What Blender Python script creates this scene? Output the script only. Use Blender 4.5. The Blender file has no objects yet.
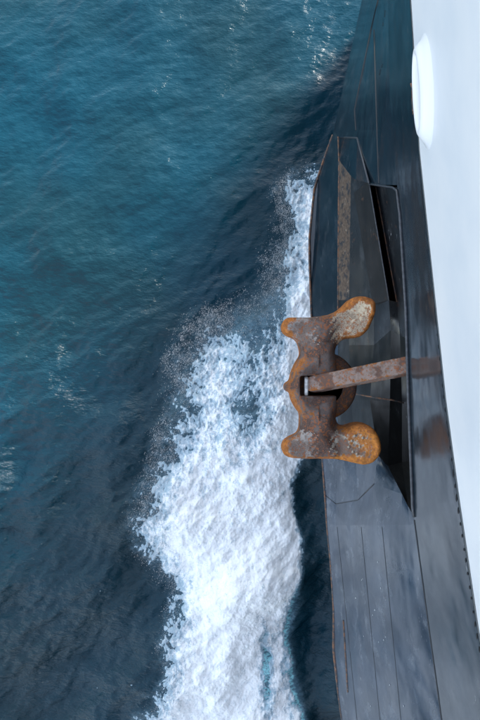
import bpy, bmesh, math, random
import numpy as np
from mathutils import Vector, Matrix
random.seed(4); rng = np.random.RandomState(7)
S = bpy.context.scene
R = math.radians
# ------------------------------------------------------------------ camera, sky, sun, exposure
CAMZ = 15.0; FPX = 600.0
cam = bpy.data.cameras.new('camera'); cam.sensor_fit = 'VERTICAL'; cam.sensor_height = 36; cam.sensor_width = 24
cam.lens = 30.0; cam.clip_start = 0.1; cam.clip_end = 12000
co = bpy.data.objects.new('camera', cam); S.collection.objects.link(co); co.location = (0, 0, CAMZ); S.camera = co
SUN_EL = 24.0; SUN_AZ = 40.0            # azimuth from +Y towards +X
w = bpy.data.worlds.new("World"); S.world = w; w.use_nodes = True
nt = w.node_tree; bgd = nt.nodes['Background']
sky = nt.nodes.new('ShaderNodeTexSky'); sky.sky_type = 'NISHITA'; sky.sun_disc = False
sky.sun_elevation = R(SUN_EL); sky.sun_rotation = R(SUN_AZ); sky.air_density = 1.0; sky.dust_density = 1.2; sky.ozone_density = 1.0
hs = nt.nodes.new('ShaderNodeHueSaturation'); hs.inputs['Saturation'].default_value = .54
nt.links.new(sky.outputs[0], hs.inputs['Color']); nt.links.new(hs.outputs[0], bgd.inputs[0]); bgd.inputs[1].default_value = 0.15
sl = bpy.data.lights.new('sun', 'SUN'); sl.energy = 4.2; sl.angle = R(20); sl.color = (1, .95, .87)
so = bpy.data.objects.new('sun', sl); S.collection.objects.link(so)
sd = Vector((math.sin(R(SUN_AZ))*math.cos(R(SUN_EL)), math.cos(R(SUN_AZ))*math.cos(R(SUN_EL)), math.sin(R(SUN_EL))))
so.rotation_euler = sd.to_track_quat('Z', 'Y').to_euler(); so.location = (0, 0, 30)
S.view_settings.view_transform = 'Standard'; S.view_settings.look = 'None'; S.view_settings.gamma = 1
S.view_settings.exposure = 2.08
S.render.engine = 'CYCLES'

# ------------------------------------------------------------------ helpers
def P(u, v, z):                       # survey point: bearing from the rail + real height
    return ((u-240)*(CAMZ-z)/FPX, (360-v)*(CAMZ-z)/FPX, z)
def link(o, parent=None):
    S.collection.objects.link(o)
    if parent: o.parent = parent; o.matrix_parent_inverse = Matrix.Identity(4)
    return o
def mesh_obj(name, verts, faces, mat, parent=None, smooth=True, origin=(0, 0, 0)):
    me = bpy.data.meshes.new(name)
    me.from_pydata([tuple(v) for v in verts], [], faces); me.validate(); me.update()
    if mat: me.materials.append(mat)
    if smooth: me.polygons.foreach_set('use_smooth', [True]*len(me.polygons))
    return link(bpy.data.objects.new(name, me), parent)
def np_mesh(name, V, F, mat, smooth=True):
    me = bpy.data.meshes.new(name)
    me.vertices.add(len(V)); me.vertices.foreach_set('co', np.asarray(V, dtype=np.float32).ravel())
    k = F.shape[1]; me.loops.add(F.size); me.loops.foreach_set('vertex_index', F.astype(np.int32).ravel())
    me.polygons.add(len(F)); me.polygons.foreach_set('loop_start', np.arange(0, F.size, k, dtype=np.int32))
    me.polygons.foreach_set('loop_total', np.full(len(F), k, dtype=np.int32))
    me.update(calc_edges=True)
    if smooth: me.polygons.foreach_set('use_smooth', np.ones(len(F), dtype=bool))
    me.materials.append(mat)
    return link(bpy.data.objects.new(name, me))
def attr(o, name, arr):
    a = o.data.attributes.new(name, 'FLOAT', 'POINT'); a.data.foreach_set('value', np.asarray(arr, dtype=np.float32))
def empty(name, loc, label, cat):
    o = bpy.data.objects.new(name, None); S.collection.objects.link(o); o.location = loc
    o['label'] = label; o['category'] = cat; return o
def hashn(ix, iy, s):
    h = (ix.astype(np.int64)*374761393 + iy.astype(np.int64)*668265263 + s*1442695041) & 0xffffffff
    h = ((h ^ (h >> 13))*1274126177) & 0xffffffff
    return ((h ^ (h >> 16)) & 0xffff)/65535.0
def vnoise(x, y, s=0):
    ix = np.floor(x); iy = np.floor(y); fx = x-ix; fy = y-iy
    fx = fx*fx*fx*(fx*(fx*6-15)+10); fy = fy*fy*fy*(fy*(fy*6-15)+10)
    a = hashn(ix, iy, s); b = hashn(ix+1, iy, s); c = hashn(ix, iy+1, s); d = hashn(ix+1, iy+1, s)
    return (a*(1-fx)+b*fx)*(1-fy)+(c*(1-fx)+d*fx)*fy
def fbm(x, y, o=4, s=0, g=.5):
    t = 0; a = 1; n = 0
    for k in range(o):
        ca, sa = math.cos(k*1.1), math.sin(k*1.1)
        t = t+a*vnoise((x*ca-y*sa)*2**k+k*17.3, (x*sa+y*ca)*2**k-k*9.1, s+k); n += a; a *= g
    return t/n
def ridged(x, y, o=3, s=0):
    t = 0; a = 1; n = 0
    for k in range(o):
        t = t+a*(1-np.abs(2*fbm(x*2**k, y*2**k, 2, s+11*k)-1)*2.2); n += a; a *= .55
    return np.clip(t/n, -1, 1)
def sstep(a, b, x): t = np.clip((x-a)/(b-a), 0, 1); return t*t*(3-2*t)

# ------------------------------------------------------------------ material tools
class M:
    def __init__(s, name):
        s.m = bpy.data.materials.new(name); s.m.use_nodes = True; s.t = s.m.node_tree
        s.b = s.t.nodes['Principled BSDF']; s.tc = s.t.nodes.new('ShaderNodeTexCoord').outputs['Object']
    def n(s, typ, **k):
        n = s.t.nodes.new('ShaderNode'+typ)
        for a, b in k.items(): setattr(n, a, b)
        return n
    def put(s, sock, val):
        if hasattr(val, 'is_output') or isinstance(val, bpy.types.NodeSocket): s.t.links.new(val, sock)
        else: sock.default_value = val if not (isinstance(val, tuple) and len(val) == 3 and sock.type == 'RGBA') else (*val, 1)
    def map(s, scale=(1, 1, 1), rot=(0, 0, 0)):
        n = s.n('Mapping'); s.put(n.inputs[0], s.tc); n.inputs['Scale'].default_value = scale; n.inputs['Rotation'].default_value = rot; return n.outputs[0]
    def noise(s, sc, det=4, rough=.55, vec=None, dist=0):
        n = s.n('TexNoise'); s.put(n.inputs['Vector'], vec or s.tc); n.inputs['Scale'].default_value = sc
        n.inputs['Detail'].default_value = det; n.inputs['Roughness'].default_value = rough; n.inputs['Distortion'].default_value = dist; return n.outputs[0]
    def voro(s, sc, vec=None, feat='F1'):
        n = s.n('TexVoronoi', feature=feat); s.put(n.inputs['Vector'], vec or s.tc); n.inputs['Scale'].default_value = sc; return n.outputs[0]
    def ramp(s, f, a, b, lo=0., hi=1.):
        n = s.n('MapRange'); s.put(n.inputs[0], f); n.interpolation_type = 'SMOOTHSTEP'
        n.inputs[1].default_value = a; n.inputs[2].default_value = b; n.inputs[3].default_value = lo; n.inputs[4].default_value = hi; return n.outputs[0]
    def math(s, op, a, b=0.):
        n = s.n('Math', operation=op); s.put(n.inputs[0], a); s.put(n.inputs[1], b); return n.outputs[0]
    def mix(s, f, a, b):
        n = s.n('Mix', data_type='RGBA'); s.put(n.inputs[0], f); s.put(n.inputs[6], a); s.put(n.inputs[7], b); return n.outputs[2]
    def attr(s, name): n = s.n('Attribute'); n.attribute_name = name; return n.outputs['Fac']
    def bump(s, h, st, dist=.02, prev=None):
        n = s.n('Bump'); s.put(n.inputs['Height'], h); n.inputs['Strength'].default_value = st; n.inputs['Distance'].default_value = dist
        if prev: s.t.links.new(prev, n.inputs['Normal'])
        return n.outputs[0]
    def out(s, col=None, rough=None, nrm=None, **k):
        if col is not None: s.put(s.b.inputs['Base Color'], col)
        if rough is not None: s.put(s.b.inputs['Roughness'], rough)
        if nrm is not None: s.put(s.b.inputs['Normal'], nrm)
        for a, b in k.items(): s.put(s.b.inputs[a.replace('_', ' ')], b)
        return s.m

def hull_paint(name, col, salt=.12, rust=.0, r0=.10, r1=.3, scr=.5, spec=.5):
    m = M(name)
    st = m.noise(1.0, 5, .6, m.map((7, .7, 1.2)))             # streaks run fore and aft
    bl = m.noise(1.3, 4, .6); fine = m.noise(55, 3, .6)
    c = m.mix(m.ramp(bl, .35, .7), col, tuple(x*1.5+.003 for x in col))
    saltf = m.math('MULTIPLY', m.ramp(m.noise(2.2, 6, .7, m.map((3, .8, 1))), .5, .75), salt)
    c = m.mix(saltf, c, (.33, .36, .40))
    sc = m.ramp(m.noise(1, 5, .7, m.map((50, 3, 16), (0, 0, R(-28)))), .62, .68)   # scrape marks
    sc = m.math('MULTIPLY', sc, m.ramp(m.noise(1.7, 2), .55, .7)); sc = m.math('MULTIPLY', sc, scr)
    c = m.mix(sc, c, (.30, .31, .33))
    rs = m.math('MULTIPLY', m.ramp(m.math('ADD', m.noise(9, 6, .7), m.math('MULTIPLY', m.noise(1.5), .4)), .80, .9), rust)
    c = m.mix(rs, c, (.16, .07, .03))
    ro = m.math('ADD', m.ramp(st, .3, .7, r0, r1), m.math('MULTIPLY', saltf, .5))
    ro = m.math('ADD', ro, m.math('MULTIPLY', rs, .4))
    nb = m.bump(m.noise(1.3, 2, .4, m.map((1.4, .8, .9))), .32, .14)
    nb = m.bump(st, .10, .02, nb)
    nb = m.bump(fine, .10, .004, nb)
    return m.out(c, ro, nb, Specular_IOR_Level=spec)
BLACK = hull_paint('black_hull_paint', (.006, .013, .020), .07, .03, .11, .24, spec=.85)
POCKET = hull_paint('pocket_paint', (.012, .014, .017), .10, .35, .2, .45, .9)
GREYP = hull_paint('scuffed_hull_paint', (.018, .030, .048), .30, .10, .08, .26, 1.0)
DARKP = hull_paint('pocket_painted_shade', (.004, .0045, .005), .05, .25, .3, .55, 1.0)  # near-black pocket paint, darkened further: the overhang's shade is put into the colour
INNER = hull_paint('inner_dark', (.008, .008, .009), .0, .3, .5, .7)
def m_white():
    m = M('white_hull_paint')
    st = m.noise(1, 5, .55, m.map((6, .35, 1.0)))
    c = m.mix(m.ramp(st, .3, .75), (.80, .80, .81), (.68, .71, .75))
    sp = m.math('MULTIPLY', m.ramp(m.voro(14), .0, .035, 1, 0), .5); c = m.mix(sp, c, (.9, .9, .9))
    return m.out(c, .42, m.bump(m.noise(1.3, 2, .4), .15, .1, m.bump(m.noise(60, 2), .05, .003)))
WHITE = m_white()
def m_rust(name, paint, amount, seed=0., dark=(.055, .035, .03), orange=(.50, .17, .03)):
    m = M(name); edge = m.attr('edge'); rw = m.attr('rustw')
    big = m.noise(3.2, 6, .65, m.map((1, 1, 1), (seed, seed*2, 0))); mid = m.noise(14, 6, .7, m.map((1, 1, 1), (0, seed, 1)))
    fin = m.noise(70, 4, .7); 
    pitc = m.ramp(m.voro(22), .12, .3, 1, 0)
    oc = m.mix(m.ramp(mid, .35, .65), orange, tuple(x*.42 for x in orange))
    oc = m.mix(m.ramp(fin, .55, .75), oc, (.55, .24, .07))
    dc = m.mix(m.ramp(fin, .4, .65), dark, (.13, .075, .055))
    pc = m.mix(m.ramp(mid, .4, .7), paint, tuple(x*.62 for x in paint))
    base = m.mix(m.ramp(big, .44, .52), dc, pc)
    f = m.math('ADD', m.math('ADD', m.math('MULTIPLY', big, .35), m.math('MULTIPLY', mid, .65)), rw)
    f = m.ramp(f, .60-amount, .67-amount)
    c = m.mix(f, base, oc)
    spk = m.ramp(m.math('ADD', m.noise(26, 3, .6), m.math('MULTIPLY', m.noise(5), .3)), .70, .76)
    c = m.mix(m.math('MULTIPLY', spk, .8), c, (.26, .085, .03))
    h = m.math('ADD', m.math('MULTIPLY', mid, .6), m.math('MULTIPLY', fin, .4)); h = m.math('SUBTRACT', h, m.math('MULTIPLY', f, .12))
    nb = m.bump(h, .9, .022, m.bump(big, .3, .05, m.bump(pitc, .35, .006)))
    return m.out(c, .72, nb, Specular_IOR_Level=.35)
R_CROWN = m_rust('rust_crown', (.13, .10, .09), .00)
R_SHANK = m_rust('rust_shank', (.27, .20, .17), .035, 2., dark=(.12, .068, .052))
R_PALM = m_rust('rust_palm', (.30, .27, .25), .0, .6, dark=(.17, .14, .125))
R_FLUP = m_rust('rust_fluke_pale', (.52, .43, .31), .05, 1.4, dark=(.36, .29, .21))
R_FLUO = m_rust('rust_fluke_orange', (.36, .33, .27), .05, 3.1, dark=(.15, .11, .09), orange=(.56, .20, .03))
R_BROWN = m_rust('rust_ring', (.10, .06, .045), -.03, 4.)
def m_rustbar():
    m = M('rusty_plate_edge'); n = m.noise(12, 6, .7)
    c = m.mix(m.ramp(n, .42, .6), (.03, .03, .033), (.17, .075, .035)); c = m.mix(m.ramp(m.noise(30, 4, .7), .6, .7), c, (.3, .28, .26))
    return m.out(c, .55, m.bump(n, .4, .01))
RBAR = m_rustbar()
def m_brownstrip():
    m = M('worn_brown_strip'); n = m.noise(16, 7, .75); n2 = m.noise(1, 5, .7, m.map((26, 4, 9)))
    c = m.mix(m.ramp(n, .35, .65), (.060, .040, .030), (.13, .095, .07)); c = m.mix(m.ramp(n2, .62, .68), c, (.34, .29, .24))
    c = m.mix(m.ramp(m.noise(5, 6, .75), .50, .58), c, (.025, .027, .032))
    return m.out(c, .6, m.bump(n, .5, .01))
BROWN = m_brownstrip()
def m_gp(name, col, r=.35):
    m = M(name); n = m.noise(18, 5, .65)
    return m.out(m.mix(m.ramp(n, .4, .65), col, tuple(x*1.8 for x in col)), r, m.bump(n, .3, .006))
WELD = m_gp('weld_bead', (.012, .013, .016), .35); GREYB = m_gp('worn_grey_bar', (.04, .043, .05), .4); STUD = m_gp('stud_black', (.004, .004, .005), .6)
DECK = m_gp('deck_green', (.04, .10, .06), .7); STEEL = m_gp('bright_steel', (.45, .45, .44), .3)

# ------------------------------------------------------------------ sea
AXF = lambda a, b, s, far, g: np.concatenate([-(np.cumsum(s*g**np.arange(1, far))[::-1])+a, np.arange(a, b, s), np.cumsum(s*g**np.arange(0, far))+b])
gx = AXF(-7.4, 4.4, .034, 105, 1.105); gy = AXF(-10.4, 10.4, .034, 105, 1.105)
waves = []
for k in range(90):
    lam = .22*(5.0/.22)**(rng.rand()); th = R(-52)+rng.randn()*.55; kk = 2*math.pi/lam
    waves.append((kk*math.cos(th), kk*math.sin(th), rng.rand()*6.28, .0165*lam**1.05/math.sqrt(12)*(.5+rng.rand())))
NW = lambda pts, v: np.interp(v, [p[0] for p in pts], [p[1] for p in pts])
FL = [(120, 312), (170, 300), (200, 295), (240, 291), (280, 284), (310, 232), (335, 200), (360, 186), (400, 178), (440, 166), (480, 157), (520, 152), (550, 157), (580, 176), (595, 182), (620, 181), (660, 174), (720, 158), (800, 140), (900, 120)]
FR = [(120, 330), (300, 330), (440, 322), (458, 298), (480, 288), (500, 290), (540, 298), (570, 297), (610, 290), (640, 284), (680, 290), (720, 300), (800, 312), (900, 325)]
def uv(x, y): return 240+x*FPX/CAMZ, 360-y*FPX/CAMZ
def shape(x, y):
    u, v = uv(x, y)
    j = (fbm(x*.9, y*.9, 3, 5)-.5)*34+(fbm(x*4, y*4, 2, 6)-.5)*14
    L = NW(FL, v)+j; Rr = NW(FR, v)+(fbm(x*1.2+9, y*1.2, 3, 8)-.5)*20
    soft = np.interp(v, [170, 300, 420, 560, 640, 720], [30, 50, 40, 34, 26, 36])
    a = sstep(-soft, soft, u-L); b = 1-sstep(-4, 9, u-Rr)
    start = sstep(150, 215, v)
    return u, v, L, Rr, a*b*start
def sea_h(x, y):
    h = np.zeros_like(x)
    fade = np.exp(-np.maximum(np.hypot(x, y)-25, 0)/60)
    wx = x+.25*(fbm(x*.5, y*.5, 2, 31)-.5); wy = y+.25*(fbm(x*.5+5, y*.5, 2, 32)-.5)
    for kx, ky, ph, a in waves: h += a*np.sin(kx*wx+ky*wy+ph)
    ca, sa = math.cos(R(-52)), math.sin(R(-52)); px = x*ca+y*sa; py = -x*sa+y*ca
    grp = .4+1.2*fbm(x*.45, y*.45, 2, 77)
    h += .036*grp*(ridged(px*1.5, py*.8, 3, 40)-.4) + .008*grp*(ridged(px*4.6, py*2.6, 2, 50)-.4)
    h *= fade*(.60+1.05*sstep(4.5, -4.5, y)); 
    u, v, L, Rr, F = shape(x, y)
    mid = Rr-(Rr-L)*.42; wid = (Rr-L)*.42+3
    amp = .42*sstep(180, 330, v)*(1-sstep(900, 1500, v))
    h += amp*np.exp(-((u-mid)/wid)**2)*(.7+.6*fbm(x*1.1, y*1.1, 3, 60))
    trough = sstep(440, 500, v)*np.exp(-((u-NW(FR, v)-22)/18)**2); h -= .22*trough
    return h
def foam_field(x, y):
    u, v, L, Rr, F = shape(x, y)
    wx = x+.16*(fbm(x*3, y*3, 2, 95)-.5); wy = y+.16*(fbm(x*3, y*3, 2, 96)-.5)
    n = .40*ridged(wx*2.2+.6*wy, wy*1.6, 3, 90)+.40*ridged(wx*6.5, wy*5, 3, 92)+.50*(fbm(wx*16, wy*12, 4, 91, .65)*2-1)
    thin = 0
    g = lambda cu, cv, ru, rv: np.exp(-((u-cu)/ru)**2-((v-cv)/rv)**2)
    thin = .40*(1-sstep(400, 540, v))*(1-sstep(278, 292, u))+.85*g(246, 405, 22, 34)+.60*g(258, 345, 26, 40)+.3*g(225, 330, 34, 34)+.9*g(266, 305, 30, 36)+.22*g(240, 520, 50, 40)*fbm(x*2, y*2, 2, 3)+1.5*g(266+(v-665)*.04+5*(fbm(x*3, y*3, 2, 99)-.5), 670, 7, 56)+.3*g(200, 430, 20, 60)
    c_, s_ = math.cos(R(62)), math.sin(R(62)); al = x*c_+y*s_; ac = -x*s_+y*c_
    n = n+.16*(1-sstep(470, 620, v))*(fbm(al*7, ac*30, 3, 97, .7)*2-1)
    thin = thin+.95*sstep(-9, -1, u-Rr+4)*sstep(560, 620, v)*fbm(x*2, y*1.2, 2, 98)
    core = F*1.75-thin-.28
    return core+n*.95*(1-.45*sstep(.9, 1.4, core)), F, core
X, Y = np.meshgrid(gx, gy); H = sea_h(X, Y)
val, F, core = foam_field(X, Y)
nx, ny = len(gx), len(gy)
idx = np.arange(nx*ny).reshape(ny, nx)
FC = np.stack([idx[:-1, :-1], idx[:-1, 1:], idx[1:, 1:], idx[1:, :-1]], -1).reshape(-1, 4)
def m_sea():
    m = M('sea_water'); aer = m.attr('aer')
    n1 = m.noise(.22, 3, .5); c = m.mix(m.ramp(n1, .35, .65), (.0007, .027, .046), (.0018, .021, .032))
    st = m.noise(1, 5, .7, m.map((10, 16, 4), (0, 0, R(35))))
    lace = m.noise(7, 8, .78, None, .6)
    af = m.math('MULTIPLY', aer, m.ramp(st, .3, .7, .55, 1.15))
    c = m.mix(m.ramp(af, .0, .75), c, (.085, .165, .22)); c = m.mix(m.ramp(af, .62, 1.05), c, (.24, .54, .60))
    spk = m.ramp(m.math('ADD', m.noise(42, 4, .75), m.math('MULTIPLY', lace, .5)), .90, .98)
    ff = m.math('MULTIPLY', spk, m.ramp(aer, .05, .7))
    c = m.mix(ff, c, (.8, .82, .84))
    rip = m.noise(1, 5, .62, m.map((4.5, 9, 3), (0, 0, R(42)))); rip2 = m.noise(1, 4, .6, m.map((14, 24, 8), (0, 0, R(30))))
    chop = m.attr('chop'); rip = m.math('MULTIPLY', rip, chop); rip2 = m.math('MULTIPLY', rip2, chop)
    nb = m.bump(rip, .8, .085, m.bump(rip2, .36, .02))
    return m.out(c, m.ramp(ff, 0, 1, .09, .5), nb, IOR=1.33)
SEA = m_sea()
sea = np_mesh('sea', np.stack([X.ravel(), Y.ravel(), H.ravel()], 1), FC, SEA)
aer = np.clip(sstep(-.7, .9, val-.15)*.42+F*.30, 0, 1)*sstep(0, .12, F)
u_, v_ = uv(X, Y)
aer = np.clip(aer+.8*np.exp(-((u_-268)/9)**2)*sstep(590, 640, v_)*(v_ < 1200)+.75*np.exp(-((u_-NW(FR, v_)-1)/7)**2)*sstep(560, 620, v_)*(v_ < 1200)+.13*sstep(430, 480, v_)*(u_ > NW(FR, v_))*fbm(X*3, Y*8, 3, 21)*np.exp(-np.maximum(u_-NW(FR, v_)-5, 0)/18), 0, 1)
attr(sea, 'aer', aer.ravel()); attr(sea, 'chop', (.36+.60*sstep(4.5, -3.5, Y)).ravel()); sea['kind'] = 'structure'
# foam: a lumpy froth sheet that breaks through the water surface
def m_foam():
    m = M('foam_white'); n = m.noise(30, 6, .75); n2 = m.noise(1, 6, .7, m.map((9, 5, 6), (0, 0, R(-20)))); d = m.attr('dens')
    f = m.math('ADD', m.math('MULTIPLY', n, .5), m.math('MULTIPLY', n2, .5)); f = m.math('SUBTRACT', f, m.ramp(d, .0, 1.2, -.13, .10))
    c = m.mix(m.ramp(f, .40, .62), (.84, .86, .87), (.33, .45, .53))
    return m.out(c, .75, m.bump(n, .4, .02, m.bump(n2, .3, .05)), Specular_IOR_Level=.25)
FOAM = m_foam()
fx = np.arange(-3.6, 2.3, .015); fy = np.arange(-10.6, 5.6, .015); X2, Y2 = np.meshgrid(fx, fy)
v2, F2, c2 = foam_field(X2, Y2)
H2 = sea_h(X2, Y2); t = v2-.5
lump = fbm(X2*5, Y2*5, 4, 120)-.5; lump2 = ridged(X2*2.2, Y2*1.6, 3, 130)
Z2 = H2+np.clip(t, -1, np.interp(360-Y2*40, [350, 520], [1.2, .55]))*np.interp(360-Y2*40, [350, 560], [.045, .03])-.004+sstep(0, .5, t)*((lump*.055+lump2*.04)*(1-.55*sstep(480, 600, 360-Y2*40))+(fbm(X2*22, Y2*18, 3, 140, .7)-.5)*.026)
Z2 = np.where(t > .12, np.maximum(Z2, H2+.006), Z2)
n2x, n2y = len(fx), len(fy); id2 = np.arange(n2x*n2y).reshape(n2y, n2x)
keep = (t > -.10); kq = keep[:-1, :-1] | keep[1:, :-1] | keep[:-1, 1:] | keep[1:, 1:]
Q = np.stack([id2[:-1, :-1], id2[:-1, 1:], id2[1:, 1:], id2[1:, :-1]], -1)[kq]
us = np.unique(Q); rm = np.full(n2x*n2y, -1); rm[us] = np.arange(len(us)); Q = rm[Q]
foam = np_mesh('foam', np.stack([X2.ravel()[us], Y2.ravel()[us], Z2.ravel()[us]], 1), Q, FOAM)
attr(foam, 'dens', t.ravel()[us]); foam['kind'] = 'stuff'; foam['label'] = 'white churning bow wave foam along the dark hull'
foam['category'] = 'foam'
# spray: droplets thrown up round the edges of the foam
def droplets(n):
    xs = rng.uniform(-4.2, 1.75, n*5); ys = rng.uniform(-9.6, 5.2, n*5)
    vv, FF, cc = foam_field(xs, ys); u, v = uv(xs, ys)
    edge = sstep(.015, .3, FF)*(1-.85*sstep(.45, .9, FF))
    g = lambda cu, cv, ru, rv: np.exp(-((u-cu)/ru)**2-((v-cv)/rv)**2)
    p = edge*(.25+1.6*g(205, 350, 60, 60)+1.4*g(160, 520, 24, 80)+3.0*g(276, 240, 18, 60)+1.6*g(265, 310, 40, 34)+.6*g(190, 690, 30, 50))
    p = p*(FF > .02)*(4.2*fbm(xs*4.3, ys*4.3, 5, 200, .75)**3)*(u < NW(FR, v)-2)*sstep(-.9, .1, vv)
    k = rng.rand(len(xs)) < p*.75; return xs[k][:n], ys[k][:n]
dx, dy = droplets(200000); nd = len(dx)
r = .0016+.006*rng.rand(nd)**5; dz = sea_h(dx, dy)+.01+.5*rng.rand(nd)**2
O = np.array([[1, .3, -.4], [-1, .3, -.4], [0, -1, -.2], [0, .1, 1]], float)
ang = R(62)+rng.randn(nd)*.35; el = 1+3.2*rng.rand(nd)**2
bx_ = O[None]*r[:, None, None]; sx = bx_[..., 0]*el[:, None]; sy = bx_[..., 1]
DV = np.stack([sx*np.cos(ang)[:, None]-sy*np.sin(ang)[:, None]+dx[:, None], sx*np.sin(ang)[:, None]+sy*np.cos(ang)[:, None]+dy[:, None], bx_[..., 2]+dz[:, None]], -1).reshape(-1, 3)
OF = np.array([[0, 1, 2], [0, 3, 1], [1, 3, 2], [2, 3, 0]])
DF = (OF[None]+(np.arange(nd)*4)[:, None, None]).reshape(-1, 3)
sp = np_mesh('spray', DV, DF, m_gp('spray_white', (.48, .48, .48), .4))
sp['kind'] = 'stuff'; sp['label'] = 'fine spray droplets thrown off the edge of the bow wave'; sp['category'] = 'spray'

# ------------------------------------------------------------------ ship
ship = empty('ship', (0, 0, 0), 'dark hulled ship with white upper plating, seen straight down its port bow', 'ship')
IN = lambda pts: (lambda v: float(np.interp(v, [p[0] for p in pts], [p[1] for p in pts])))
Wu = IN([(-60, 411), (0, 412.5), (40, 415), (150, 421), (250, 431.5), (400, 447.5), (437, 452.5), (500, 461), (550, 468.5), (628, 480), (720, 497), (820, 515)])
Ku = IN([(-60, 387), (0, 388), (100, 390), (185, 397), (215, 401), (310, 407), (400, 409.5), (515, 414), (560, 420), (640, 431), (720, 442), (820, 455)])
Su = IN([(-60, 378), (0, 362), (60, 349), (130, 334), (155, 325), (187, 314), (237, 309), (260, 309), (316, 311), (380, 316), (460, 322), (530, 327), (560, 330), (612, 333.5), (650, 333.5), (695, 338), (720, 341.5), (820, 354)])
Sz = IN([(-60, 2.0), (130, 2.0), (200, 1.9), (460, 2.0), (530, 2.2), (720, 2.6), (820, 2.8)])
ZW, ZK = 8.7, 6.8
def loft(name, rows, mat, parent=ship, smooth=True):
    V = [p for r_ in rows for p in r_]; n = len(rows[0]); F_ = []
    for i in range(len(rows)-1):
        for j in range(n-1): F_.append((i*n+j, i*n+j+1, (i+1)*n+j+1, (i+1)*n+j))
    return mesh_obj(name, V, F_, mat, parent, smooth)
def tube(name, pts, rad, mat, parent=ship, n=8, rads=None, closed=False):
    V = []; F_ = []; m = len(pts); pts = [Vector(p) for p in pts]
    for i, p in enumerate(pts):
        a = pts[(i-1) % m] if (closed or i) else p; b = pts[(i+1) % m] if (closed or i < m-1) else p
        t_ = (b-a).normalized(); s_ = t_.cross(Vector((.13, .1, 1))).normalized(); q = s_.cross(t_)
        r_ = rads[i] if rads else rad
        for k in range(n): th = 2*math.pi*k/n; V.append(p+(s_*math.cos(th)+q*math.sin(th))*r_)
    for i in range(m if closed else m-1):
        for k in range(n): F_.append((i*n+k, i*n+(k+1) % n, ((i+1) % m)*n+(k+1) % n, ((i+1) % m)*n+k))
    if not closed: F_ += [tuple(range(n))[::-1], tuple((m-1)*n+k for k in range(n))]
    return mesh_obj(name, V, F_, mat, parent)
vs = list(range(-20, 821, 10))
# lower strake between the knuckle and the white band
strip = []
for v in vs:
    a, b = Ku(v), Wu(v); row = []
    for k in range(9):
        t_ = k/8; row.append(P(a+(b-a)*t_, v, ZK+(ZW-ZK)*t_+.0))
    strip.append(row)
loft('hull_plate', strip, BLACK)
# white upper plating, rising to the bulwark rail
white = []; rail = []
for v in vs:
    x0, y0, z0 = P(Wu(v), v, ZW)
    white.append([(x0-.10*math.sin(t_*1.4)-.0*t_-.012, y0+.02*t_, z0+t_*4.3) for t_ in np.linspace(0, 1, 14)])
    rail.append(white[-1][-1])
# the forward part of the bow, closing to the stem beyond the frame
def bez(p0, p1, p2, p3, n):
    return [tuple((Vector(p0)*(1-t)**3+Vector(p1)*3*t*(1-t)**2+Vector(p2)*3*t*t*(1-t)+Vector(p3)*t**3)) for t in np.linspace(0, 1, n)]
STEM = [(5.2, 10.9, 13.0), (5.2, 10.1, 8.7), (5.2, 9.7, 6.8), (5.2, 9.0, 2.0), (5.2, 8.9, -1.5)]
f0 = [white[0][-1], strip[0][-1], strip[0][0], P(Su(-20), -20, Sz(-20))]
f0.append((f0[3][0]+.5, f0[3][1], -1.5))
fw = [bez(f0[k], (f0[k][0]+.1, f0[k][1]+(STEM[k][1]-f0[k][1])*.55, f0[k][2]), (STEM[k][0]-1.5, STEM[k][1]-.6, STEM[k][2]), STEM[k], 16) for k in range(5)]
for k, mt in enumerate([WHITE, BLACK, BLACK, BLACK]):
    loft('bow_plate', [[fw[k+1][i], fw[k][i]] for i in range(16)], mt)
    mir = lambda p: (10.4-p[0], p[1], p[2])
    loft('bow_plate', [[mir(fw[k+1][i]), mir(fw[k][i])] for i in range(16)], mt)
loft('upper_hull', white, WHITE)
# aft continuation, starboard side and the deck
aft = [white[-1][-1], strip[-1][-1], strip[-1][0], P(Su(820), 820, Sz(820))]; aft.append((aft[3][0]+.5, aft[3][1], -1.5))
for k, mt in enumerate([WHITE, BLACK, BLACK, BLACK]):
    A = aft[k]; B = aft[k+1]; rows = [[(B[0]-.0*j, B[1]-j*8, B[2]), (A[0], A[1]-j*8, A[2])] for j in range(8)]
    loft('after_plate', rows, mt)
    fr = [fw[k+1][0], fw[k][0]]
    loft('starboard_plate', [[mir(fr[0]), mir(fr[1])]]+[[mir(q) for q in rr] for rr in rows], mt)
dk = [Vector(p)+Vector((.06, 0, -1.0)) for p in fw[0][::-1]]+[Vector(p)+Vector((.06, 0, -1.0)) for p in rail]+[Vector((aft[0][0]+.06, aft[0][1]-56, 12.0))]
loft('deck', [[tuple(p), mir(tuple(p))] for p in dk], DECK, smooth=False)
tube('bulwark_rail', [p for p in fw[0][::-1]]+rail+[(aft[0][0], aft[0][1]-56, 13.0)], .06, WHITE)
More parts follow.
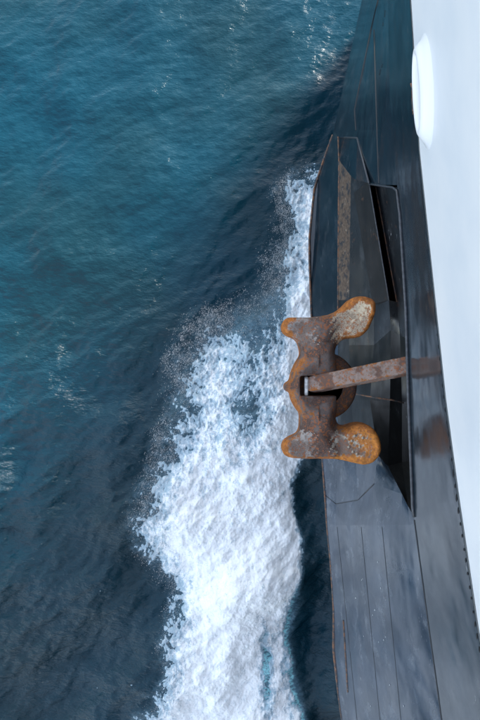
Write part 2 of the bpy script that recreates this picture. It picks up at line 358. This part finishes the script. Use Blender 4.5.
# hull below the knuckle
def hz(u, v):
    a, b = Su(v), Ku(v); t_ = (u-a)/(b-a); return Sz(v)+(ZK-Sz(v))*(t_+.10*sstep(300, 500, v)*math.sin(math.pi*t_))
def hp(u, v): return P(u, v, hz(u, v))
def hull_band(vl, uL, uR, mat, n=5):
    return loft('hull_plate', [[hp(uL(v)+(uR(v)-uL(v))*k/n, v) for k in range(n+1)] for v in vl], mat)
top = [-20, 0, 15, 30, 50, 70, 90, 110, 130]
c1 = IN([(-60, 384), (0, 378), (30, 371), (110, 354.5), (130, 356)]); c2_ = IN([(-60, 384.5), (0, 378.5), (30, 374), (130, 377)])
hull_band(top, Su, c1, BLACK); hull_band(top, c1, c2_, BLACK); hull_band(top, c2_, Ku, BLACK)
bot = [525, 540, 560, 580, 600, 612, 630, 650, 670, 695, 720, 760, 820]
b1 = IN([(525, 337), (720, 357), (820, 367)]); b2 = IN([(525, 361), (720, 380), (820, 390)]); b3 = IN([(525, 382), (720, 401), (820, 411)])
for a, b in ((Su, b1), (b1, b2), (b2, b3), (b3, Ku)): hull_band(bot, a, b, GREYP)
# skin under the turn of the hull, down into the water
loft('under_plate', [[(x+.6, y, -1.5), (x+.42, y, .2), (x+.2, y, z-.75), (x+.05, y, z-.25), (x, y, z)] for x, y, z in [P(Su(v), v, Sz(v)) for v in vs]], BLACK)
# anchor pocket plating
row1 = [(318, 178, 1.92), (339, 160, 2.9), (351, 176, 3.6), (356, 180, 3.8), (369, 181, 4.9), (375, 182, 4.7), (402, 184, 5.9)]
row2 = [(310, 300, 1.9), (338, 300, 2.9), (349, 300, 3.3), (374, 298, 3.9), (389, 300, 4.95), (397, 302, 4.8), (416, 300, 5.5)]
row3 = [(313, 345, 1.9), (338, 345, 2.9), (349, 345, 3.2), (374, 345, 3.7), (391, 330, 4.4), (400, 335, 4.5), (418, 345, 4.9)]
row4 = [(318, 400, 1.95), (338, 400, 2.8), (351, 400, 3.2), (370, 400, 4.1), (390, 402, 4.2), (402, 402, 4.1), (420, 400, 4.3)]
row5 = [(322, 460, 2.0), (338, 460, 2.8), (356, 460, 3.5), (378, 455, 4.7), (388, 466, 4.7), (402, 462, 4.5), (424, 460, 4.5)]
row6 = [(325, 495, 2.1), (336, 504, 2.62), (358, 500, 3.9), (374, 484, 4.7), (402, 494, 6.0), (408, 506, 6.3), (414.5, 517, 6.75)]
row7 = [(u, 525, hz(u, 525)) for u in (326.6, 337, 361, 382, 402, 410, 415)]
rowsP = [row1, row2, row3, row4, row5, row6, row7]
def quadpatch(name, q, mat, n=6):
    a, b, c, d = [Vector(P(*p)) for p in q]; rows = []
    for i in range(n+1):
        t_ = i/n; l = a.lerp(d, t_); r_ = b.lerp(c, t_); rows.append([tuple(l.lerp(r_, k/n)) for k in range(n+1)])
    return loft(name, rows, mat)
mats = [BLACK, BROWN, POCKET, POCKET, None, POCKET]
for j in range(6):
    for i in range(6):
        if j == 4 and i == 0: continue
        mt = mats[j] or POCKET
        if i >= 1 and j == 1: mt = POCKET
        if i == 5 and j <= 2: mt = GREYP
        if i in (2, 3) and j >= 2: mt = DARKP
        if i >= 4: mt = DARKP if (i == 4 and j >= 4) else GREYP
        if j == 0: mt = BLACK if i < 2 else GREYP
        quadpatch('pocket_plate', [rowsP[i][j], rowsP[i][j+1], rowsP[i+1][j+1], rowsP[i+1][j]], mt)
# silhouette fillets between the bow plating and the pocket block
def poly(name, pts, mat, sub=0):
    o = mesh_obj(name, [P(*p) for p in pts], [tuple(range(len(pts)))], mat, ship, False)
    bm = bmesh.new(); bm.from_mesh(o.data); bmesh.ops.triangulate(bm, faces=bm.faces); bm.to_mesh(o.data); bm.free(); return o
poly('pocket_plate', [(334, 130, 2.0), (338, 137, hz(338, 130)), (339, 160, 2.9), (318, 178, 1.92), (325, 155, 1.95)], BLACK)
poly('pocket_plate', [(338, 137, hz(338, 130)), (357, 138, hz(357, 138)), (369, 183, 5.3), (356, 180, 3.85), (351, 176, 3.6), (339, 160, 2.9)], BLACK)
hull_band([130, 134, 137.5], IN([(130, 334), (137.5, 338)]), Ku, BLACK, 8)
hull_band([137.5, 145, 155, 165, 175, 185], IN([(137.5, 357), (185, 369)]), lambda v: Ku(v)+(.0 if v < 180 else -.2), BLACK, 6)
for (u0, v0, u1, v1) in ((318, 178, 314, 187), (314, 187, 309, 237), (309, 237, 309, 260), (309, 260, 310, 300)):
    x0 = 318+(310-318)*(v0-178)/122; x1 = 318+(310-318)*(v1-178)/122
    if u0 < x0 or u1 < x1: poly('pocket_plate', [(u0, v0, 1.9), (x0+.5, v0, 1.93), (x1+.5, v1, 1.93), (u1, v1, 1.9)], BLACK)
# slot between two pocket plates
a, b, c, d = [Vector(P(*p)) for p in (row1[4], row1[5], row2[5], row2[4])]
dn = Vector((.0, 0, -.7)); g_ = Vector((.12, 0, 0))
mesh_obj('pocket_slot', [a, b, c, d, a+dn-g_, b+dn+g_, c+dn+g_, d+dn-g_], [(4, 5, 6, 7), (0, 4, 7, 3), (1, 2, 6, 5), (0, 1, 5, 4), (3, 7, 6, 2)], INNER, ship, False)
tube('weld_seam', [tuple(b.lerp(c, t_)) for t_ in np.linspace(0, 1, 12)], .016, RBAR)
tube('weld_seam', [tuple(a.lerp(d, t_)) for t_ in np.linspace(0, 1, 12)], .012, GREYB)
# inner wall closing the recess behind the overhanging strake
inn = []
for p, vk in zip(rowsP[:6], (186, 300, 345, 400, 465, 515)):
    A = Vector(P(*p[6])); B = Vector(P(Ku(vk)+2, vk, ZK+.02))+Vector((.03, 0, 0)); inn.append([tuple(A), (max(A.x, B.x)+.10, B.y, (A.z+B.z)/2), tuple(B)])
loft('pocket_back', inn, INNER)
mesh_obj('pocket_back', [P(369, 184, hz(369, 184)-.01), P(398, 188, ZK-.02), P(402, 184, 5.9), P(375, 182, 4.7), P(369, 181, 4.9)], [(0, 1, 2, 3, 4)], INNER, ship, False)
tube('rust_streak', [P(u, v, z) for u, v, z in ((356, 394, 3.9), (366, 396, 4.25), (378, 398, 4.32), (392, 400, 4.35), (404, 403, 4.35))], .012, RBAR)
# rim bar of the recess
rim = [P(369, 184, hz(369, 184)+.02)]+[P(369+28*t_, 184+4*t_, hz(369, 184)+(ZK-hz(369, 184))*t_+.02) for t_ in (.3, .6, .85)]
rim += [P(Ku(v)-(1.0 if v < 510 else .4), v, ZK+.01) for v in (191, 197, 205, 215, 230, 250, 270, 290, 310, 340, 370, 400, 430, 460, 490, 508, 517)]
tube('pocket_rim', rim, .03, GREYB, n=10, rads=[.014]*4+[.016, .018, .02]+[.022]*13+[.015])
# welds and edges
tube('weld_seam', [hp(Ku(v)-.3, v) for v in range(520, 821, 12)], .010, WELD)
tube('weld_seam', [hp(c1(v), v) for v in top], .013, WELD); tube('weld_seam', [hp(c2_(v), v) for v in top if v > 20]+[hp(378, 160), hp(379, 183)], .012, WELD)
tube('weld_seam', [P(*p) for p in ((338, 137, hz(338, 130)+.01), (357, 138, hz(357, 138)+.01), (369, 183, 5.32))], .016, GREYB)
tube('weld_seam', [P(u, v, z+.005) for u, v, z in ((338, 137, 2.63), (339, 160, 2.9), (338, 300, 2.9), (338, 345, 2.9))], .016, RBAR)
for bb, st in ((b1, 508), (b2, 516), (b3, 525)):
    tube('weld_seam', [hp(bb(max(v, 525))-(525-v)*.1*(v < 525), v) for v in range(527, 821, 14)], .006, WELD)
tube('weld_seam', [P(p[0], p[1], p[2]+.004) for p in row6[:4]], .009, WELD)
tube('chine_bar', [P(Su(v)+.4, v, Sz(v)+.01) for v in range(135, 821, 6)], .024, RBAR, rads=[.024+.012*max(0, math.sin((v-605)/85*math.pi)) if 605 < v < 690 else .022 for v in range(135, 821, 6)])
tube('weld_seam', [hp(343+(v-610)*.06, v) for v in range(620, 700, 8)], .02, RBAR)
# moulding and studs below the white band
def sp_pt(v, t_, out=.0):
    a, b = Ku(v), Wu(v); x, y, z = P(a+(b-a)*t_, v, ZK+(ZW-ZK)*t_); return (x-out, y, z+out*.3)
tube('moulding', [sp_pt(v, .985, .004) for v in vs], .022, BLACK, n=10)
stud = None
for i, v in enumerate(np.arange(158, 720, 12.6)):
    pos = Vector(sp_pt(float(v)+random.uniform(-1, 1), .925, .006))
    if stud is None:
        bm = bmesh.new(); bmesh.ops.create_icosphere(bm, subdivisions=2, radius=.014)
        for q in bm.verts: q.co.y *= 1.8; q.co.x *= .5
        me = bpy.data.meshes.new('stud'); bm.to_mesh(me); bm.free(); me.materials.append(STUD); stud = bpy.data.objects.new('stud', me); s_ = stud
    else: s_ = stud.copy()
    link(s_, ship); s_.location = pos; k = random.uniform(.7, 1.2); s_.scale = (1, k*random.uniform(.8, 1.6), k)
# flaked paint chips, as small raised scabs of bare plate
def chips(lst, mat, r_):
    base = None
    for (u, v, L_, ang_) in lst:
        x, y, z = hp(u, v)
        bm = bmesh.new(); n = 7
        vv = [bm.verts.new((math.cos(a_)*L_*random.uniform(.7, 1.2), math.sin(a_)*r_*random.uniform(.6, 1.3), 0)) for a_ in np.linspace(0, 6.283, n+1)[:-1]]
        f_ = bm.faces.new(vv); e_ = bmesh.ops.extrude_face_region(bm, geom=[f_]); bmesh.ops.translate(bm, vec=(0, 0, .004), verts=[q for q in e_['geom'] if isinstance(q, bmesh.types.BMVert)])
        me = bpy.data.meshes.new('paint_chip'); bm.to_mesh(me); bm.free(); me.materials.append(mat)
        o = link(bpy.data.objects.new('paint_chip', me), ship)
        e1 = Vector(hp(u+1, v))-Vector(hp(u, v)); e2 = Vector(hp(u, v-1))-Vector(hp(u, v)); nn = e1.cross(e2).normalized(); t1 = (e2*math.cos(ang_)+e1*math.sin(ang_)).normalized(); t2 = nn.cross(t1).normalized(); t1 = t2.cross(nn)
        o.matrix_local = Matrix.Translation(Vector((x, y, z))+nn*.003) @ Matrix((t1, t2, nn)).transposed().to_4x4()
CH = m_gp('chip_pale', (.36, .38, .40), .5); CK = m_gp('chip_black', (.006, .006, .007), .5)
chips([(362, 580, .02, .3), (363, 579, .012, 2), (375, 610, .03, 1.0), (381, 588, .02, 0), (356, 598, .035, 1.3), (373, 615, .02, .4), (384, 640, .02, .7), (386, 637, .016, 2), (390, 685, .02, 1), (371, 706, .02, 1), (364, 636, .012, 1), (378, 562, .02, .5), (404, 706, .016, 1), (379, 642, .014, 0)], CH, .009)
chips([(385, 14, .05, .1), (380, 73, .06, .2), (382, 66, .03, .15), (383, 24, .03, .1)], CK, .006)

# mooring chock let into the white plating
xc, yc, zc = P(421, 92, 9.02)
def ring_pts(hl, hh, n, x):
    out = []
    for k in range(n):
        th = 2*math.pi*k/n; c, s = math.cos(th), math.sin(th)
        e = 2/2.0; out.append((x, yc+hl*abs(c)**e*(1 if c > 0 else -1), zc+hh*abs(s)**e*(1 if s > 0 else -1)))
    return out
def plate_x(y, z):
    v = 360-y*FPX/(CAMZ-ZW); return (Wu(v)-240)*(CAMZ-ZW)/FPX-.10*math.sin((z-ZW)/4.3*1.4)-.012
crows = []
for off, ht in ((.17, -.03), (.12, .006), (.07, .03), (.025, .07), (-.01, .095), (-.045, .10), (-.075, .085), (-.095, .045), (-.10, -.02), (-.105, -.2)):
    crows.append([(plate_x(y, z)-ht, y, z) for _, y, z in ring_pts(.44+off, .155+off*.8, 73, 0)])
for c_ in crows: c_[-1] = c_[0]
chock = loft('mooring_chock', crows, WHITE)
rp = ring_pts(.38, .10, 64, xc+.02)
rp2 = [(x+.26, y, z) for x, y, z in ring_pts(.33, .06, 64, xc)]
mesh_obj('chock_sleeve', rp+rp2, [(k, (k+1) % 64, 64+(k+1) % 64, 64+k) for k in range(64)]+[tuple(range(64, 128))], WHITE, chock)
tube('rust_streak', [(plate_x(yc+t_*.34, zc-.09)-.098, yc+t_*.34, zc-.14+.012*math.sin(t_*9)) for t_ in np.linspace(-.5, .45, 14)], .009, RBAR, chock, rads=[.004+.007*random.random() for _ in range(14)])

# ------------------------------------------------------------------ anchor
anchor = empty('anchor', (0, 0, 0), 'rusty stockless anchor hanging in its recess on the dark hull', 'anchor')
Z1 = lambda zx, zy: (260+.375*zx, 260+.375*zy)
OUT = [Z1(*p) for p in [(75, 153), (63, 163), (58, 178), (63, 193), (76, 203), (90, 208), (101, 219), (107, 238), (107, 256), (94, 278), (84, 303), (79, 322), (68, 330), (65, 341), (69, 350), (79, 355), (85, 376), (97, 398), (107, 412), (108, 432), (106, 452), (98, 466), (80, 475), (65, 486), (59, 503), (64, 519), (78, 528), (110, 532), (160, 532), (210, 534), (250, 543), (282, 548), (306, 540), (321, 521), (326, 500), (320, 474), (304, 450), (284, 440), (258, 440), (235, 447), (217, 443), (208, 428), (207, 400), (206, 370), (206, 300), (206, 268), (206, 240), (214, 222), (228, 211), (248, 208), (270, 204), (290, 186), (303, 160), (311, 135), (310, 113), (297, 100), (270, 95), (247, 101), (230, 116), (212, 131), (188, 143), (160, 149), (125, 152), (98, 152)]]
def catmull(pts, n=4):
    out = []; m = len(pts)
    for i in range(m):
        p0, p1, p2, p3 = [np.array(pts[(i+k-1) % m]) for k in range(4)]
        for t_ in np.arange(n)/n: out.append(.5*((2*p1)+(-p0+p2)*t_+(2*p0-5*p1+4*p2-p3)*t_**2+(-p0+3*p1-3*p2+p3)*t_**3))
    return np.array(out)
UC, VC = 322., 387.
loc = catmull([((u-UC)*.015, (VC-v)*.015) for u, v in OUT])
bm = bmesh.new(); fv = [bm.verts.new((x, y, -.30)) for x, y in loc]; f_ = bm.faces.new(fv)
ge = bmesh.ops.extrude_face_region(bm, geom=[f_]); bmesh.ops.translate(bm, vec=(0, 0, .30), verts=[q for q in ge['geom'] if isinstance(q, bmesh.types.BMVert)])
bmesh.ops.recalc_face_normals(bm, faces=bm.faces); me = bpy.data.meshes.new('tmp'); bm.to_mesh(me); bm.free()
tmp = link(bpy.data.objects.new('tmp', me))
bm = bmesh.new(); bmesh.ops.create_cube(bm, size=1)
sx0, sy0 = ((Z1(105, 0)[0]-UC)*.015, (VC-Z1(0, 308)[1])*.015); sx1, sy1 = ((Z1(230, 0)[0]-UC)*.015, (VC-Z1(0, 362)[1])*.015)
for q in bm.verts: q.co = Vector(((sx0+sx1)/2+q.co.x*(sx1-sx0), (sy0+sy1)/2+q.co.y*(sy0-sy1), q.co.z*2))
bmesh.ops.recalc_face_normals(bm, faces=bm.faces); me = bpy.data.meshes.new('cut'); bm.to_mesh(me); bm.free(); cut = link(bpy.data.objects.new('cut', me))
bo = tmp.modifiers.new('b', 'BOOLEAN'); bo.operation = 'DIFFERENCE'; bo.object = cut; bo.solver = 'EXACT'
rmod = tmp.modifiers.new('r', 'REMESH'); rmod.mode = 'VOXEL'; rmod.voxel_size = .0145
sm = tmp.modifiers.new('s', 'SMOOTH'); sm.iterations = 6; sm.factor = .5
dg = bpy.context.evaluated_depsgraph_get(); em = bpy.data.meshes.new_from_object(tmp.evaluated_get(dg))
NV = len(em.vertices); C = np.zeros(NV*3); em.vertices.foreach_get('co', C); C = C.reshape(-1, 3)
polys = [tuple(p.vertices) for p in em.polygons]
bpy.data.objects.remove(tmp); bpy.data.objects.remove(cut)
A_ = loc; B_ = np.roll(loc, -1, 0); dist = np.full(NV, 9.)
for a, b in zip(A_, B_):
    ab = b-a; t_ = np.clip(((C[:, :2]-a)@ab)/(ab@ab), 0, 1); dist = np.minimum(dist, np.hypot(*(C[:, :2]-(a+t_[:, None]*ab)).T))
u_a = UC+C[:, 0]/.015; v_a = VC-C[:, 1]/.015
topw = sstep(-.20, -.02, C[:, 2])
gq = lambda cu, cv, ru, rv: np.exp(-((u_a-cu)/ru)**2-((v_a-cv)/rv)**2)
hgt = .15*(np.sqrt(np.clip(1-(1-np.minimum(dist/.15, 1))**2, 0, 1))-.55)
hgt -= .040*(gq(302, 327, 14, 12)+gq(302, 450, 14, 12))*sstep(.04, .12, dist)
hgt -= .050*(gq(357, 316, 16, 17)+gq(362, 445, 18, 15))*sstep(.05, .13, dist)
hgt += .12*np.exp(-((u_a-(325))/7)**2)*sstep(335, 318, v_a)*0
hgt += .12*gq(322, 348, 13, 16)+.12*gq(322, 425, 13, 16)+.05*gq(303, 387, 10, 34)
hgt -= .16*sstep(326, 338, u_a)*(gq(338, 350, 12, 12)+gq(338, 422, 12, 12))
rho = np.hypot(u_a-322, v_a-387); ringm = np.exp(-((rho-26)/5)**2)*(u_a < 318); hgt += .05*ringm
er = sstep(.14, .02, dist)
rustw = .07*er+.26*er*(gq(284, 327, 12, 14)+gq(284, 452, 12, 14))+.08*(rho < 36)*sstep(21, 27, rho)*(u_a < 316)+.18*er*(gq(357, 308, 28, 26))
rustw += .26*sstep(.10, .03, dist)*gq(376, 312, 10, 26)+.14*gq(368, 443, 20, 20)+.20*sstep(.16, .04, dist)*gq(366, 447, 26, 24)+.16*sstep(.07, .02, dist)*gq(340, 452, 40, 16)+.10*gq(322, 372, 12, 5)
rustw = rustw+.25*sstep(-.06, -.14, C[:, 2])
rustw = rustw-.05*gq(322, 350, 12, 16)-.05*gq(322, 425, 12, 16)
for s_, cv in ((1, 336), (-1, 441)): hgt -= .07*np.exp(-(((u_a-334)*.75+s_*(v_a-cv)*.65)/5)**2)*gq(334, cv, 14, 16)
hgt += .018*(fbm(C[:, 0]*7+20, C[:, 1]*7+20, 3, 300)-.5)+.006*(fbm(C[:, 0]*30+20, C[:, 1]*30+20, 2, 301)-.5)
zt = np.interp(u_a, [285, 310, 340, 383], [5.92, 5.95, 6.0, 6.32])
zloc = C[:, 2]*np.interp(u_a, [335, 350], [1, 1.5])+hgt*topw
W_ = np.stack([(u_a-240)*(CAMZ-zt)/FPX, (360-v_a)*(CAMZ-zt)/FPX, zt+zloc], 1)
part_of = lambda u, v: (1 if u < 313+.0*v and v < 343 else 2 if u < 313 and v > 431 else 3 if u > 333 and v < 343 else 4 if u > 333 and v > 431 else 0)
names = ['crown', 'palm', 'palm', 'fluke', 'fluke']; pm = [R_CROWN, R_PALM, R_PALM, R_FLUP, R_FLUO]
full = bpy.data.meshes.new('full'); full.from_pydata([tuple(p) for p in W_], [], polys); full.update()
vn = np.zeros(NV*3); full.vertices.foreach_get('normal', vn); vn = vn.reshape(-1, 3)
groups = [[] for _ in range(5)]
for p in polys:
    cu = sum(u_a[i] for i in p)/len(p); cv = sum(v_a[i] for i in p)/len(p)
    wob = 4*math.sin(cu*.9+cv*.7)+2*math.sin(cv*2.1-cu)
    groups[part_of(cu+wob, cv+wob*.5)].append(p)
for k in range(5):
    ids = sorted({i for p in groups[k] for i in p}); mp = {i: n for n, i in enumerate(ids)}
    o = mesh_obj(names[k], [W_[i] for i in ids], [tuple(mp[i] for i in p) for p in groups[k]], pm[k], anchor)
    attr(o, 'rustw', [rustw[i] for i in ids])
    o.data.normals_split_custom_set_from_vertices([tuple(vn[i]) for i in ids])
    if k == 4: o['label'] = 'fluke thick with orange rust'
    if k == 3: o['label'] = 'fluke with pale worn paint and rust rim'
# round boss behind the crown
def lathe(name, c, prof, mat, parent, n=48, sx_=1, axis=None):
    V = []; F_ = []
    for r_, z_ in prof:
        for k in range(n): th = 2*math.pi*k/n; V.append((c[0]+r_*math.cos(th)*sx_, c[1]+r_*math.sin(th), c[2]+z_))
    for i in range(len(prof)-1):
        for k in range(n): F_.append((i*n+k, (i+1)*n+k, (i+1)*n+(k+1) % n, i*n+(k+1) % n))
    F_.append(tuple(range(n))[::-1]); F_.append(tuple((len(prof)-1)*n+k for k in range(n)))
    return mesh_obj(name, V, F_, mat, parent)
bc = P(323, 386, 5.72)
o = lathe('boss', bc, [(.30, .05), (.44, .05), (.50, .03), (.53, -.03), (.52, -.12), (.46, -.18), (.30, -.2)][::-1], R_BROWN, anchor)
attr(o, 'rustw', [.12]*len(o.data.vertices))
tube('pin', [P(306.3, 377, 5.98), P(306.3, 380, 5.99), P(306.3, 392, 5.99), P(306.3, 395, 5.98)], .03, STEEL, anchor, n=12)
# shank: tapered box-section bar with worn edges
def shank():
    a = Vector(P(309, 385.5, 5.93)); b = Vector(P(413, 365, 6.58)); ax = (b-a); L_ = ax.length; t1 = ax.normalized()
    s_ = t1.cross(Vector((0, .30, 1))).normalized(); up = s_.cross(t1).normalized()
    V = []; F_ = []; N = 60; b_ = .90
    q4 = [(1, -b_), (1, -.4), (1, .4), (1, b_), (.97, .97)]
    PR = []
    for k in range(4): PR += [(round(x*math.cos(k*math.pi/2)-y*math.sin(k*math.pi/2), 4), round(x*math.sin(k*math.pi/2)+y*math.cos(k*math.pi/2), 4)) for x, y in q4]
    n = len(PR)
    for i in range(N+1):
        t_ = i/N*1.25; c = a+ax*t_; hw = .112+.006*t_; hh = .10
        if t_ < .05: hw *= .80+.2*math.sqrt(t_/.05); hh *= .6+.4*math.sqrt(t_/.05)
        for dx_, dy_ in PR:
            V.append(c+s_*(hw*dx_+random.uniform(-.0015, .0015))+up*(hh*dy_+random.uniform(-.0015, .0015)))
        if i:
            for k in range(n): F_.append(((i-1)*n+k, i*n+k, i*n+(k+1) % n, (i-1)*n+(k+1) % n))
    F_.append(tuple(range(n))); F_.append(tuple(N*n+k for k in range(n))[::-1])
    o = mesh_obj('shank', V, F_, R_SHANK, anchor); bm = bmesh.new(); bm.from_mesh(o.data); bmesh.ops.recalc_face_normals(bm, faces=bm.faces); bm.to_mesh(o.data); bm.free()
    attr(o, 'rustw', [.07 if k % 5 in (0, 3, 4) else -.02 for k in range(len(V))])
    md = o.modifiers.new('e', 'EDGE_SPLIT'); md.split_angle = R(38)
shank()
# raised casting letters on the lower fluke were worn to bumps
bump = None
for (u, v) in ((349, 447), (352, 441), (355, 436), (357, 454), (353, 452), (363, 438), (360, 447)):
    zt_ = float(np.interp(u, [285, 310, 340, 383], [5.92, 5.95, 6.0, 6.32]))+.048
    if bump is None:
        bm = bmesh.new(); bmesh.ops.create_icosphere(bm, subdivisions=2, radius=.022)
        for q in bm.verts: q.co.z *= .6
        me = bpy.data.meshes.new('boss_mark'); bm.to_mesh(me); bm.free(); me.materials.append(R_FLUO)
        for p_ in me.polygons: p_.use_smooth = True
        s_ = bump = bpy.data.objects.new('casting_mark', me)
    else: s_ = bump.copy()
    link(s_, anchor); s_.location = P(u, v, zt_)
